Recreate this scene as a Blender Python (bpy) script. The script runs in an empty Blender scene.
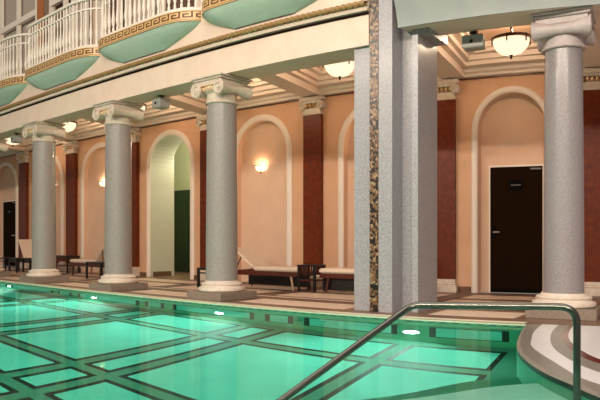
import bpy, math
import numpy as np
from mathutils import Vector, Matrix
sc = bpy.context.scene
C = sc.collection
PI = math.pi

# ---------------------------------------------------------------- camera-warped plan of the hall
# The straight pool hall is bent about the camera to imitate a cylindrical projection.  u runs along the arcade (metres, growing to the
# far end), d runs from the pool side (small) to the rear wall of the gallery (12.8).
US = [-6, -4, -2, -1, 0, 1, 2, 3, 4, 5.5, 7, 9, 11.5, 14.5, 18, 22, 27]
DS = [1.2, 2, 3, 4.2, 5.6, 7, 8.4, 10.5, 12.8, 16]
PX = [  # world x of the grid nodes after the camera-centred bend
  [12.285, 7.992, 3.883, 2.076, 0.761, -0.094, -0.924, -1.796, -2.694, -4.062, -5.445, -7.299, -9.626, -12.424, -15.693, -19.432, -24.109],
  [11.912, 7.788, 4.016, 2.455, 1.269, 0.382, -0.427, -1.256, -2.115, -3.439, -4.792, -6.618, -8.921, -11.701, -14.956, -18.685, -23.352],
  [11.682, 7.808, 4.407, 3.023, 1.903, 0.988, 0.167, -0.641, -1.465, -2.739, -4.048, -5.832, -8.097, -10.845, -14.075, -17.784, -22.434],
  [11.677, 8.093, 5.018, 3.748, 2.664, 1.729, 0.883, 0.073, -0.735, -1.967, -3.233, -4.964, -7.178, -9.881, -13.072, -16.749, -21.372],
  [11.935, 8.634, 5.812, 4.614, 3.552, 2.603, 1.732, 0.905, 0.097, -1.115, -2.346, -4.027, -6.182, -8.827, -11.968, -15.601, -20.184],
  [12.381, 9.3, 6.644, 5.489, 4.44, 3.482, 2.592, 1.747, 0.929, -0.282, -1.496, -3.14, -5.246, -7.837, -10.923, -14.508, -19.045],
  [12.951, 10.036, 7.496, 6.368, 5.328, 4.364, 3.459, 2.598, 1.767, 0.548, -0.661, -2.284, -4.352, -6.894, -9.929, -13.464, -17.951],
  [13.949, 11.217, 8.792, 7.692, 6.66, 5.689, 4.768, 3.888, 3.038, 1.8, 0.585, -1.027, -3.06, -5.545, -8.51, -11.973, -16.385],
  [15.164, 12.568, 10.226, 9.145, 8.119, 7.143, 6.21, 5.313, 4.445, 3.183, 1.953, 0.337, -1.68, -4.125, -7.031, -10.424, -14.754],
  [16.97, 14.502, 12.233, 11.17, 10.149, 9.168, 8.223, 7.309, 6.421, 5.13, 3.876, 2.239, 0.219, -2.201, -5.053, -8.37, -12.601],
]
PY = [  # world y of the grid nodes after the camera-centred bend
  [6.119, 4.176, 2.332, 1.562, 1.2, 1.562, 2.332, 3.231, 4.176, 5.629, 7.102, 9.08, 11.562, 14.55, 18.04, 22.033, 27.027],
  [6.325, 4.472, 2.828, 2.236, 2.0, 2.236, 2.828, 3.606, 4.472, 5.852, 7.28, 9.22, 11.673, 14.637, 18.111, 22.091, 27.074],
  [6.708, 5.0, 3.606, 3.162, 3.0, 3.162, 3.606, 4.243, 5.0, 6.265, 7.616, 9.487, 11.885, 14.807, 18.248, 22.204, 27.166],
  [7.324, 5.8, 4.652, 4.317, 4.2, 4.317, 4.652, 5.161, 5.8, 6.92, 8.163, 9.932, 12.243, 15.096, 18.484, 22.397, 27.325],
  [8.207, 6.882, 5.946, 5.689, 5.6, 5.689, 5.946, 6.353, 6.882, 7.849, 8.964, 10.6, 12.791, 15.544, 18.851, 22.702, 27.575],
  [9.22, 8.062, 7.28, 7.071, 7.0, 7.071, 7.28, 7.616, 8.062, 8.902, 9.899, 11.402, 13.463, 16.101, 19.313, 23.087, 27.893],
  [10.323, 9.304, 8.635, 8.459, 8.4, 8.459, 8.635, 8.92, 9.304, 10.04, 10.934, 12.311, 14.241, 16.757, 19.864, 23.549, 28.276],
  [12.093, 11.236, 10.689, 10.548, 10.5, 10.548, 10.689, 10.92, 11.236, 11.853, 12.619, 13.829, 15.572, 17.903, 20.839, 24.377, 28.97],
  [14.136, 13.41, 12.955, 12.839, 12.8, 12.839, 12.955, 13.147, 13.41, 13.932, 14.589, 15.647, 17.207, 19.341, 22.087, 25.453, 29.88],
  [17.088, 16.492, 16.125, 16.031, 16.0, 16.031, 16.125, 16.279, 16.492, 16.919, 17.464, 18.358, 19.704, 21.593, 24.083, 27.203, 31.385],
]

def _nat(xs):
    n = len(xs); A = np.zeros((n, n)); B = np.zeros((n, n)); A[0, 0] = A[-1, -1] = 1
    for i in range(1, n - 1):
        h0 = xs[i] - xs[i-1]; h1 = xs[i+1] - xs[i]
        A[i, i-1] = h0; A[i, i] = 2*(h0 + h1); A[i, i+1] = h1
        B[i, i-1] = 6/h0; B[i, i] = -6/h0 - 6/h1; B[i, i+1] = 6/h1
    return np.linalg.solve(A, B)
MU, MD = _nat(US), _nat(DS)
TX, TY = np.array(PX), np.array(PY)
def _basis(xs, M, x):
    i = min(max(int(np.searchsorted(xs, x)) - 1, 0), len(xs) - 2)
    h = xs[i+1] - xs[i]; x0 = x; x = min(max(x, xs[0] - 1.5), xs[-1] + 1.5)
    a = (xs[i+1] - x)/h; b = 1 - a
    w = np.zeros(len(xs)); w[i] += a; w[i+1] += b
    return w + ((a**3 - a)*M[i] + (b**3 - b)*M[i+1])*h*h/6
_cache = {}
def P(u, d, z=0.0):
    k = (round(u, 5), round(d, 5))
    if k not in _cache:
        bu = _basis(US, MU, u); bd = _basis(DS, MD, d)
        _cache[k] = (float(bd @ TX @ bu), float(bd @ TY @ bu))
    x, y = _cache[k]
    return (x, y, z)
def heading(u, d):
    "angle of the local wall direction (towards the near end, -u)"
    a = P(u + .05, d); b = P(u - .05, d)
    return math.atan2(b[1] - a[1], b[0] - a[0])

# ---------------------------------------------------------------- materials
def lin(c):
    return tuple(((v/255)/12.92 if v/255 <= .04045 else ((v/255 + .055)/1.055)**2.4) for v in c) + (1,)
def mat(name, col, rough=.5, metal=0, spec=.5, col2=None, scale=6, detail=4, bump=0, bscale=40, emit=None, estr=0, lo=.35, hi=.65, coat=0):
    m = bpy.data.materials.new(name); m.use_nodes = True
    nt = m.node_tree; b = nt.nodes['Principled BSDF']
    b.inputs['Base Color'].default_value = lin(col)
    b.inputs['Roughness'].default_value = rough; b.inputs['Metallic'].default_value = metal
    b.inputs['Specular IOR Level'].default_value = spec
    b.inputs['Coat Weight'].default_value = coat; b.inputs['Coat Roughness'].default_value = .15
    tc = nt.nodes.new('ShaderNodeTexCoord')
    if col2 is not None:
        n = nt.nodes.new('ShaderNodeTexNoise'); n.inputs['Scale'].default_value = scale; n.inputs['Detail'].default_value = detail
        n.inputs['Roughness'].default_value = .6
        r = nt.nodes.new('ShaderNodeValToRGB')
        r.color_ramp.elements[0].position = lo; r.color_ramp.elements[1].position = hi
        r.color_ramp.elements[0].color = lin(col); r.color_ramp.elements[1].color = lin(col2)
        nt.links.new(tc.outputs['Object'], n.inputs['Vector']); nt.links.new(n.outputs['Fac'], r.inputs['Fac'])
        nt.links.new(r.outputs['Color'], b.inputs['Base Color'])
    if bump:
        n2 = nt.nodes.new('ShaderNodeTexNoise'); n2.inputs['Scale'].default_value = bscale; n2.inputs['Detail'].default_value = 3
        bp = nt.nodes.new('ShaderNodeBump'); bp.inputs['Strength'].default_value = bump; bp.inputs['Distance'].default_value = .02
        nt.links.new(tc.outputs['Object'], n2.inputs['Vector']); nt.links.new(n2.outputs['Fac'], bp.inputs['Height'])
        nt.links.new(bp.outputs['Normal'], b.inputs['Normal'])
    if emit is not None:
        b.inputs['Emission Color'].default_value = lin(emit); b.inputs['Emission Strength'].default_value = estr
    return m
M = {}
M['granite'] = mat('grey speckled granite', (126, 119, 114), .5, col2=(162, 153, 148), scale=75, detail=5, coat=.2, lo=.35, hi=.65)
M['granite_warm'] = mat('pale rose granite', (122, 114, 114), .45, col2=(156, 147, 148), scale=75, detail=5, coat=.2, lo=.35, hi=.65)
M['cap_warm'] = mat('pale rose stone', (178, 164, 160), .5, col2=(192, 178, 174), scale=14, bump=.15, bscale=30)
M['pier'] = mat('polished pale grey marble', (136, 133, 136), .35, col2=(168, 165, 168), scale=40, detail=6, coat=.1, lo=.34, hi=.66)
M['plinth'] = mat('grey granite plinth', (118, 102, 90), .5, col2=(142, 126, 112), scale=40, detail=5)
M['cream'] = mat('cream plaster', (224, 200, 180), .6, col2=(230, 208, 188), scale=3)
M['cream_stone'] = mat('cream stone', (200, 184, 166), .55, col2=(216, 200, 182), scale=14, bump=.15, bscale=30)
M['base_stone'] = mat('pale base stone', (208, 192, 176), .45, col2=(222, 206, 190), scale=10)
M['wall'] = mat('peach plaster', (212, 164, 128), .7, col2=(218, 172, 138), scale=2.5)
M['niche'] = mat('pale peach niche plaster', (218, 180, 152), .7, col2=(224, 188, 160), scale=2.5)
M['trim'] = mat('warm white archivolt', (238, 222, 208), .55)
M['red'] = mat('red brown marble', (84, 28, 6), .4, spec=.25, col2=(116, 48, 14), scale=9, detail=9, coat=0, lo=.3, hi=.7)
M['gold'] = mat('gilded moulding', (150, 118, 72), .5, metal=.1)
M['gold_paint'] = mat('gold mosaic', (214, 176, 122), .4, metal=.1)
M['key_brown'] = mat('brown mosaic ground', (86, 46, 26), .4, col2=(118, 70, 42), scale=30)
M['sage'] = mat('sage green plaster', (164, 186, 168), .6, col2=(174, 194, 176), scale=2)  # one nearly even sage green for the balcony undersides
M['pale_sage'] = mat('pale green white plaster', (150, 154, 152), .6, col2=(158, 162, 158), scale=2)
M['white'] = mat('white paint', (232, 222, 208), .7, spec=.2)
M['ceil'] = mat('warm cream ceiling plaster', (234, 214, 196), .7)
M['ceil_panel'] = mat('peach ceiling panel', (226, 184, 150), .7)
M['dark'] = mat('dark entablature line', (34, 22, 14), .9, spec=.02)
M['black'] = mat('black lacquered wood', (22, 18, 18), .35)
M['wood'] = mat('dark red wood', (66, 26, 18), .35, col2=(92, 38, 24), scale=14, detail=6)
M['cushion'] = mat('cream canvas cushion', (226, 204, 184), .85, bump=.1, bscale=60)
M['legwood'] = mat('light timber', (178, 140, 110), .5)
M['door'] = mat('very dark brown door', (30, 17, 6), .8, spec=.03)
M['plate'] = mat('black sign plate', (8, 6, 5), .7, spec=.05)
M['grey_text'] = mat('grey lettering', (120, 112, 104), .5)
M['tile_dot'] = mat('mottled green mosaic dots', (40, 84, 62), .5)
M['steel'] = mat('brushed stainless steel', (112, 112, 104), .2, metal=1)
M['chrome'] = mat('satin metal', (190, 186, 180), .3, metal=1)
M['bronze'] = mat('dark bronze', (52, 26, 18), .35, metal=.6)
M['bowl'] = mat('alabaster glass bowl', (255, 232, 196), .4, emit=(255, 232, 200), estr=1.1)
M['sconce_glass'] = mat('lit frosted sconce', (255, 220, 170), .4, emit=(255, 218, 165), estr=2.6)
M['deck_light'] = mat('beige marble', (212, 186, 164), .45, col2=(228, 204, 182), scale=5, detail=8)
M['deck_mid'] = mat('brown grey marble', (104, 78, 62), .45, col2=(128, 100, 82), scale=7, detail=8)
M['deck_dark'] = mat('dark brown marble inlay', (50, 24, 18), .45, col2=(66, 34, 26), scale=9)
M['deck_white'] = mat('white marble', (222, 216, 216), .3, col2=(232, 228, 228), scale=50, coat=.3)
M['deck_grey'] = mat('grey pebble marble', (112, 106, 98), .35, col2=(140, 134, 124), scale=50, coat=.3)
M['deck_oxblood'] = mat('oxblood marble inlay', (84, 28, 24), .2, coat=.4)
M['coping'] = mat('pale coping stone', (238, 222, 196), .45, col2=(230, 214, 190), scale=20)
M['tile'] = mat('pale aqua mosaic', (116, 206, 190), .5, col2=(126, 214, 198), scale=2)
M['tile_band'] = mat('grey green mosaic band', (78, 136, 114), .5)
M['tile_dark'] = mat('dark green mosaic line', (6, 24, 16), .5)
M['tile_wall'] = mat('green mosaic wall', (84, 160, 128), .5, col2=(94, 170, 136), scale=4)
M['tile_step'] = mat('pale step mosaic', (250, 232, 226), .5)
M['baseboard'] = mat('brown marble skirting', (104, 74, 54), .35)
M['cor_white'] = mat('pale olive plaster', (206, 208, 176), .7)
M['cor_grey'] = mat('pale grey plaster', (196, 194, 176), .7)
M['cor_door'] = mat('dark green door paint', (48, 66, 44), .5)
M['upper'] = mat('beige upper wall', (206, 184, 160), .7)
M['curtain'] = mat('grey sheer curtain', (176, 164, 150), .8)
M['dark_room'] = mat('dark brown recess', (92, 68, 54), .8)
M['terracotta'] = mat('orange painted pilaster', (170, 104, 56), .6)
M['speaker'] = mat('grey white enclosure', (150, 148, 140), .5)
M['lens'] = mat('dark lens', (14, 14, 16), .2)
M['pool_lamp'] = mat('lit pool lamp lens', (255, 255, 240), .3, emit=(255, 255, 236), estr=22)

def mosaic():
    m = bpy.data.materials.new('gold and brown mosaic'); m.use_nodes = True
    nt = m.node_tree; b = nt.nodes['Principled BSDF']; b.inputs['Roughness'].default_value = .3
    tc = nt.nodes.new('ShaderNodeTexCoord'); v = nt.nodes.new('ShaderNodeTexVoronoi'); v.inputs['Scale'].default_value = 28
    v.distance = 'CHEBYCHEV'
    v.inputs['Randomness'].default_value = .75
    r = nt.nodes.new('ShaderNodeValToRGB'); r.color_ramp.interpolation = 'CONSTANT'
    e = r.color_ramp.elements; e[0].position = 0; e[0].color = lin((26, 18, 14)); e[1].position = .40; e[1].color = lin((120, 92, 66))
    x = e.new(.62); x.color = lin((160, 130, 100)); x = e.new(.78); x.color = lin((110, 76, 46))
    s = nt.nodes.new('ShaderNodeSeparateColor')
    nt.links.new(tc.outputs['Object'], v.inputs['Vector']); nt.links.new(v.outputs['Color'], s.inputs['Color'])
    nt.links.new(s.outputs['Red'], r.inputs['Fac']); nt.links.new(r.outputs['Color'], b.inputs['Base Color'])
    return m
M['mosaic'] = mosaic()
def water():
    m = bpy.data.materials.new('clear green pool water'); m.use_nodes = True
    nt = m.node_tree; nt.nodes.clear()
    o = nt.nodes.new('ShaderNodeOutputMaterial'); mx = nt.nodes.new('ShaderNodeMixShader')
    dm = nt.nodes.new('ShaderNodeMath'); dm.operation = 'MULTIPLY'; dm.inputs[1].default_value = .38
    fr = nt.nodes.new('ShaderNodeFresnel'); fr.inputs['IOR'].default_value = 1.33
    rf = nt.nodes.new('ShaderNodeBsdfRefraction'); rf.inputs['IOR'].default_value = 1.33; rf.inputs['Roughness'].default_value = 0
    rf.inputs['Color'].default_value = (.56, 1.0, .88, 1)
    gl = nt.nodes.new('ShaderNodeBsdfGlossy'); gl.inputs['Roughness'].default_value = .03
    tc = nt.nodes.new('ShaderNodeTexCoord'); n = nt.nodes.new('ShaderNodeTexNoise'); n.inputs['Scale'].default_value = 1.6; n.inputs['Detail'].default_value = 1
    bp = nt.nodes.new('ShaderNodeBump'); bp.inputs['Strength'].default_value = .04; bp.inputs['Distance'].default_value = .05
    L = nt.links.new
    L(tc.outputs['Object'], n.inputs['Vector']); L(n.outputs['Fac'], bp.inputs['Height'])
    L(bp.outputs['Normal'], gl.inputs['Normal'])
    L(fr.outputs[0], dm.inputs[0]); L(dm.outputs[0], mx.inputs[0]); L(rf.outputs[0], mx.inputs[1]); L(gl.outputs[0], mx.inputs[2]); L(mx.outputs[0], o.inputs['Surface'])
    return m
M['water'] = water()

# ---------------------------------------------------------------- mesh builder
class MB:
    def __init__(s): s.v = []; s.f = []; s.mi = []; s.cur = 0
    def add(s, vs, fs):
        b = len(s.v); s.v += [tuple(map(float, v)) for v in vs]; s.f += [tuple(b + i for i in f) for f in fs]; s.mi += [s.cur]*len(fs)
    def box(s, x0, x1, y0, y1, z0, z1, bev=0, rot=0, c=(0, 0, 0)):
        if bev:
            b = bev; prof = [(z0, b), (z0 + b, 0), (z1 - b, 0), (z1, b)]
            rings = []
            for z, i in prof:
                rings.append([(x0+i+b*.0, y0+i, z), (x1-i, y0+i, z), (x1-i, y1-i, z), (x0+i, y1-i, z)])
            vs = [p for r in rings for p in r]
            fs = [tuple([3, 2, 1, 0])] + [(4*k+j, 4*k+(j+1) % 4, 4*k+4+(j+1) % 4, 4*k+4+j) for k in range(3) for j in range(4)] + [(12, 13, 14, 15)]
        else:
            vs = [(x0, y0, z0), (x1, y0, z0), (x1, y1, z0), (x0, y1, z0), (x0, y0, z1), (x1, y0, z1), (x1, y1, z1), (x0, y1, z1)]
            fs = [(3, 2, 1, 0), (4, 5, 6, 7), (0, 1, 5, 4), (1, 2, 6, 5), (2, 3, 7, 6), (3, 0, 4, 7)]
        if rot:
            cr, sr = math.cos(rot), math.sin(rot)
            vs = [(x*cr - y*sr, x*sr + y*cr, z) for x, y, z in vs]
        s.add([(x + c[0], y + c[1], z + c[2]) for x, y, z in vs], fs)
        return s
    def lathe(s, prof, n=32, c=(0, 0), caps=True, axis='z'):
        vs = []; fs = []
        for r, z in prof:
            for k in range(n):
                a = 2*PI*k/n; x, y = r*math.cos(a), r*math.sin(a)
                vs.append((x + c[0], y + c[1], z) if axis == 'z' else (x + c[0], z, y + c[1]))
        for i in range(len(prof) - 1):
            for k in range(n):
                q = (i*n + k, i*n + (k+1) % n, (i+1)*n + (k+1) % n, (i+1)*n + k)
                fs.append(q if axis == 'z' else q[::-1])
        if caps:
            a = tuple(range(n))[::-1]; b = tuple((len(prof)-1)*n + k for k in range(n))
            fs += [a, b] if axis == 'z' else [a[::-1], b[::-1]]
        s.add(vs, fs); return s
    def tube(s, pts, r, n=10, closed=False):
        pts = [Vector(p) for p in pts]; N = len(pts); vs = []; fs = []
        rr = r if isinstance(r, (list, tuple)) else [r]*N
        up = Vector((0, 0, 1)); prev = None
        for i, p in enumerate(pts):
            t = (pts[(i+1) % N] - pts[i-1]) if closed else (pts[min(i+1, N-1)] - pts[max(i-1, 0)])
            t.normalize()
            if prev is None:
                a = t.cross(up)
                if a.length < .01: a = t.cross(Vector((0, 1, 0)))
            else: a = prev - t*prev.dot(t)
            a.normalize(); prev = a; b = t.cross(a)
            for k in range(n):
                q = 2*PI*k/n; vs.append(p + (a*math.cos(q) + b*math.sin(q))*rr[i])
        for i in range(N if closed else N - 1):
            j = (i+1) % N
            for k in range(n): fs.append((i*n+k, i*n+(k+1) % n, j*n+(k+1) % n, j*n+k))
        if not closed: fs += [tuple(range(n))[::-1], tuple((N-1)*n + k for k in range(n))]
        s.add(vs, fs); return s
    def pbox(s, u0, u1, d0, d1, z0, z1, step=.6):
        return s.quad_prism([(u0, d0), (u1, d0), (u1, d1), (u0, d1)], z0, z1, step)
    def quad_prism(s, q, z0, z1, step=.6):
        "prism over the quad q[0]q[1] (near edge) q[3]q[2] (far edge), subdivided along it, set out on the plan"
        (a, b, c, e) = q
        n = max(1, int(math.ceil(max(abs(a[0]-b[0]), abs(e[0]-c[0]))/step)))
        m = max(1, int(math.ceil(max(abs(a[1]-e[1]), abs(b[1]-c[1]))/1.2)))
        def g(i, j):
            t, w = i/n, j/m
            p0 = (a[0] + (b[0]-a[0])*t, a[1] + (b[1]-a[1])*t); p1 = (e[0] + (c[0]-e[0])*t, e[1] + (c[1]-e[1])*t)
            return (p0[0] + (p1[0]-p0[0])*w, p0[1] + (p1[1]-p0[1])*w)
        vs = []
        for z in (z0, z1):
            for i in range(n+1):
                for j in range(m+1): vs.append(P(*g(i, j), z))
        o = (n+1)*(m+1); I = lambda i, j, k: k*o + i*(m+1) + j
        fs = []
        for i in range(n):
            for j in range(m):
                fs.append((I(i, j, 0), I(i+1, j, 0), I(i+1, j+1, 0), I(i, j+1, 0)))
                fs.append((I(i, j, 1), I(i, j+1, 1), I(i+1, j+1, 1), I(i+1, j, 1)))
            fs.append((I(i, 0, 0), I(i, 0, 1), I(i+1, 0, 1), I(i+1, 0, 0)))
            fs.append((I(i, m, 0), I(i+1, m, 0), I(i+1, m, 1), I(i, m, 1)))
        for j in range(m):
            fs.append((I(0, j, 0), I(0, j+1, 0), I(0, j+1, 1), I(0, j, 1)))
            fs.append((I(n, j, 0), I(n, j, 1), I(n, j+1, 1), I(n, j+1, 0)))
        s.add(vs, fs); return s
    def sweep(s, path, prof, closed_prof=True):
        "path: list of (u,d); prof: list of (offset in d, z)"
        n = len(prof); vs = []; fs = []
        for u, d in path:
            for o, z in prof: vs.append(P(u, d + o, z))
        for i in range(len(path) - 1):
            for k in range(n if closed_prof else n - 1):
                fs.append((i*n+k, i*n+(k+1) % n, (i+1)*n+(k+1) % n, (i+1)*n+k))
        if closed_prof: fs += [tuple(range(n))[::-1], tuple((len(path)-1)*n + k for k in range(n))]
        s.add(vs, fs); return s
    def build(s, name, mats, parent=None, smooth=False, auto=None):
        me = bpy.data.meshes.new(name)
        off = Vector((0, 0, 0))
        if parent is not None and parent.get('_flat'): off = Vector(parent.location)
        if parent is not None and parent.parent is not None and parent.parent.get('_flat'): off = Vector(parent.parent.location)
        me.from_pydata([tuple(Vector(v) - off) for v in s.v], [], s.f)
        ms = mats if isinstance(mats, (list, tuple)) else [mats]
        for k in ms: me.materials.append(M[k] if isinstance(k, str) else k)
        if len(ms) > 1:
            for p, i in zip(me.polygons, s.mi): p.material_index = i
        me.update()
        import bmesh
        bm = bmesh.new(); bm.from_mesh(me); bmesh.ops.recalc_face_normals(bm, faces=bm.faces) if not getattr(s, 'keep', False) else None
        if smooth:
            lim = math.radians(auto or 35)
            for f in bm.faces: f.smooth = True
            for e in bm.edges:
                if len(e.link_faces) == 2 and e.calc_face_angle(0) > lim: e.smooth = False
        bm.to_mesh(me); bm.free()
        o = bpy.data.objects.new(name, me); C.objects.link(o)
        if parent is not None: o.parent = parent
        return o
def thing(name, label, cat, loc=(0, 0, 0), rz=0, group=None, flat=False):
    o = bpy.data.objects.new(name, None); C.objects.link(o); o.empty_display_size = .2
    o.location = loc; o.rotation_euler = (0, 0, rz); o['label'] = label; o['category'] = cat; o['kind'] = 'thing'
    if group: o['group'] = group
    if flat: o['_flat'] = 1
    return o
def struct(mb, name, mats, label=None, cat=None, **k):
    o = mb.build(name, mats, **k); o['kind'] = 'structure'
    if label: o['label'] = label
    if cat: o['category'] = cat
    return o
def tag(o, label, cat, group=None):
    o['label'] = label; o['category'] = cat; o['kind'] = 'thing'
    if group: o['group'] = group
    return o
def copy_tree(o, parent=None):
    c = o.copy(); C.objects.link(c)
    if parent is not None: c.parent = parent
    for ch in list(o.children): copy_tree(ch, c)
    return c
def frange(a, b, st):
    n = max(1, int(math.ceil(abs(b-a)/st))); return [a + (b-a)*i/n for i in range(n+1)]

LAMP_W, POOL_W, POOL_FILL, HALL_FILL, STRIP_W, WORLD, EXPO = 48, 68, 17, 800, 5000, .25, 0
# ---------------------------------------------------------------- camera
cam = bpy.data.objects.new('camera', bpy.data.cameras.new('camera')); C.objects.link(cam)
cam.location = (0, 0, 1.1); cam.rotation_euler = (PI/2, 0, 0)
cam.data.sensor_width = 36; cam.data.lens = 670/600*36; cam.data.shift_y = 39/600
cam.data.clip_end = 200; cam.data.clip_start = .05
sc.camera = cam

# ---------------------------------------------------------------- floor of the gallery
COLS = [17.68, 14.6, 11.52, 8.44, 5.05]        # arcade columns (the last one is the pier)
COLR = 2.274
def grid_surface(us, ds, z, pick, mats, name, vertical=False, skew=None, **k):
    P = (lambda u, d, z: globals()['P'](u + (skew(d) if skew else 0), d, z))
    mb = MB(); mb.keep = False
    for i in range(len(us) - 1):
        for j in range(len(ds) - 1):
            w = pick((us[i]+us[i+1])/2, (ds[j]+ds[j+1])/2)
            if w is None: continue
            mb.cur = mats.index(w)
            a, b, c, e = (us[i], ds[j]), (us[i+1], ds[j]), (us[i+1], ds[j+1]), (us[i], ds[j+1])
            if vertical: q = [P(a[0], z, a[1]), P(b[0], z, b[1]), P(c[0], z, c[1]), P(e[0], z, e[1])]
            else: q = [P(*a, z), P(*b, z), P(*c, z), P(*e, z)]
            mb.add(q, [(3, 2, 1, 0)])
    mb.keep = True
    return struct(mb, name, mats, **k)
def breaks(lo, hi, step, marks):
    s = sorted(set([round(x, 4) for x in list(marks) + frange(lo, hi, step) if lo <= x <= hi]))
    out = [s[0]]
    for x in s[1:]:
        if x - out[-1] > .012 or x in [round(m, 4) for m in marks]: out.append(x)
    return out
ALLC = COLS + [COLR, -.8, 20.76, 23.84]
um = []
for c in ALLC: um += [c-.6, c+.6, c-.24, c+.24, c-.13, c+.13]
um += [4.2, 2.95, 2.58]
def pick_floor(u, d):
    if d < 8.50: return 'coping' if u > 2.58 else 'deck_mid'
    near = min(abs(u - c) for c in ALLC)
    if d < 8.82: return 'deck_mid'
    if d < 9.55: return 'deck_light' if near > .6 and not (4.2 < u < 5.6) else 'deck_mid'
    if d < 9.82: return 'deck_mid'
    if d < 9.95: return 'deck_dark'
    if d < 10.12: return 'deck_light'
    if d < 10.25: return 'deck_dark'
    if d > 12.35: return 'deck_mid'
    if d > 12.27: return 'deck_dark'
    if near < .13: return 'deck_mid'
    if near < .24: return 'deck_dark'
    if 11.2 < d < 11.28 or 11.42 < d < 11.5: return 'deck_dark' if near > .24 else 'deck_mid'
    if 11.28 <= d <= 11.42: return 'deck_mid'
    return 'deck_light'
grid_surface(breaks(-5.5, 27, .5, um), [8.33, 8.50, 8.82, 9.55, 9.82, 9.95, 10.12, 10.25, 10.7, 11.2, 11.28, 11.42, 11.5, 12.27, 12.35, 12.85],
             0, pick_floor, ['coping', 'deck_mid', 'deck_light', 'deck_dark'], 'floor')

# ---------------------------------------------------------------- the pool
WZ = -.05; FZ = -1.70
BU = [3.88, 6.04, 6.71, 8.82, 9.46, 11.6, 12.24, 14.4, 15.04, 17.2, 17.84, 20.0, 20.64]
BD = [1.9, 3.40, 4.45, 7.03]
HB = .085; TH = .08
u_lim = (2.42, 22.8); d_lim = (.6, 8.10)
mu, md = [], []
for b in BU: mu += [b-HB-TH, b-HB, b+HB, b+HB+TH]
for b in BD: md += [b-HB-TH, b-HB, b+HB, b+HB+TH]
mu += [u_lim[0], u_lim[0]+TH]; md += [d_lim[1]-TH, d_lim[1]]
def pick_pool(u, d):
    inb = lambda x, L, w: any(abs(x-b) < w for b in L)
    if d > d_lim[1] or u < u_lim[0]: return 'tile_band'
    if inb(u, BU, HB) or inb(d, BD, HB): return 'tile_band'
    if inb(u, BU, HB+TH) or inb(d, BD, HB+TH) or d > d_lim[1]-TH or u < u_lim[0]+TH: return 'tile_dark'
    return 'tile'
grid_surface(breaks(-3, 24, .5, mu), breaks(1.3, 8.4, .5, md), FZ, pick_pool, ['tile', 'tile_band', 'tile_dark'], 'floor_pool_basin', skew=lambda d: .13*(d - 5.8))
# far pool wall with its framed panels
RW = [(2.79, 3.95), (4.45, 6.07), (6.29, 6.85), (7.08, 9.04), (9.27, 9.82), (10.01, 12.1), (12.33, 12.9), (13.1, 15.1), (15.33, 15.9), (16.1, 18.1), (18.33, 18.9), (19.1, 21)]
def pick_wall(u, z):
    if z > -.03: return 'coping'
    if -.05 < z < -.038: return 'tile_dot' if int(math.floor(u/.09)) % 2 else 'tile_band'
    for a, b in RW:
        if a < u < b and -1.32 < z < -.5:
            if u < a+.1 or u > b-.1: return 'tile_dark'
            if z > -.55 or z < -1.27: return 'tile_dark'
            return 'tile'
    return 'tile_wall'
ru = []
for a, b in RW: ru += [a, a+.1, b-.1, b]
grid_surface(breaks(1.5, 24, .09, ru + [.09*k for k in range(17, 267)]), [FZ, -1.32, -1.27, -.9, -.55, -.5, -.05, -.038, -.03, 0], 8.36, pick_wall,
             ['tile_wall', 'tile', 'tile_dark', 'tile_band', 'coping', 'tile_dot'], 'wall_pool_far', vertical=True)
# near and end walls of the basin
mb = MB(); mb.keep = True
for u0, u1 in zip(frange(-3, 24, .5)[:-1], frange(-3, 24, .5)[1:]):
    mb.add([P(u0, 1.3, FZ), P(u1, 1.3, FZ), P(u1, 1.3, 0), P(u0, 1.3, 0)], [(0, 1, 2, 3)])
for d0, d1 in zip(frange(1.3, 8.36, .6)[:-1], frange(1.3, 8.36, .6)[1:]):
    mb.add([P(24, d0, FZ), P(24, d1, FZ), P(24, d1, 0), P(24, d0, 0)], [(0, 1, 2, 3)])
    mb.add([P(-3, d0, FZ), P(-3, d1, FZ), P(-3, d1, 0), P(-3, d0, 0)], [(0, 1, 2, 3)])
struct(mb, 'wall_pool_near', 'tile_wall')
# curved end of the pool: wall below, ribbons of stone above
def crv(pts, n=48):
    t = np.linspace(0, 1, len(pts)); T = np.linspace(0, 1, n); pts = np.array(pts, float); M_ = _nat(list(t))
    return [tuple(_basis(list(t), M_, x) @ pts) for x in T]
E0 = crv([(2.58, 8.36), (2.44, 7.68), (2.17, 6.67), (1.85, 5.92), (1.49, 5.35), (1.19, 4.99), (.87, 4.60), (.3, 4.2), (-.5, 3.75), (-1.4, 3.3), (-3, 2.9)])
E1 = crv([(2.33, 8.36), (2.23, 7.6), (2.08, 6.99), (1.91, 6.49), (1.51, 5.8), (1.22, 5.32), (.94, 4.98), (.4, 4.58), (-.4, 4.12), (-1.35, 3.65), (-3, 3.2)])
E2 = crv([(2.11, 8.36), (2.04, 7.75), (1.9, 7.12), (1.69, 6.50), (1.35, 5.86), (1.02, 5.42), (.7, 5.12), (.2, 4.8), (-.6, 4.38), (-1.5, 3.95), (-3, 3.55)])
E3 = crv([(1.97, 8.36), (1.91, 7.78), (1.79, 7.23), (1.6, 6.67), (1.33, 6.12), (1.02, 5.75), (.64, 5.55), (.1, 5.2), (-.7, 4.8), (-1.6, 4.4), (-3, 4.0)])
E4 = crv([(1.92, 8.36), (1.84, 7.79), (1.72, 7.24), (1.53, 6.73), (1.27, 6.22), (.97, 5.86), (.58, 5.64), (.05, 5.3), (-.73, 4.9), (-1.63, 4.5), (-3, 4.1)])
mb = MB(); mb.keep = True; mts = ['deck_grey', 'deck_white', 'deck_grey', 'deck_oxblood', 'deck_white', 'tile_dark', 'tile_wall']
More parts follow.
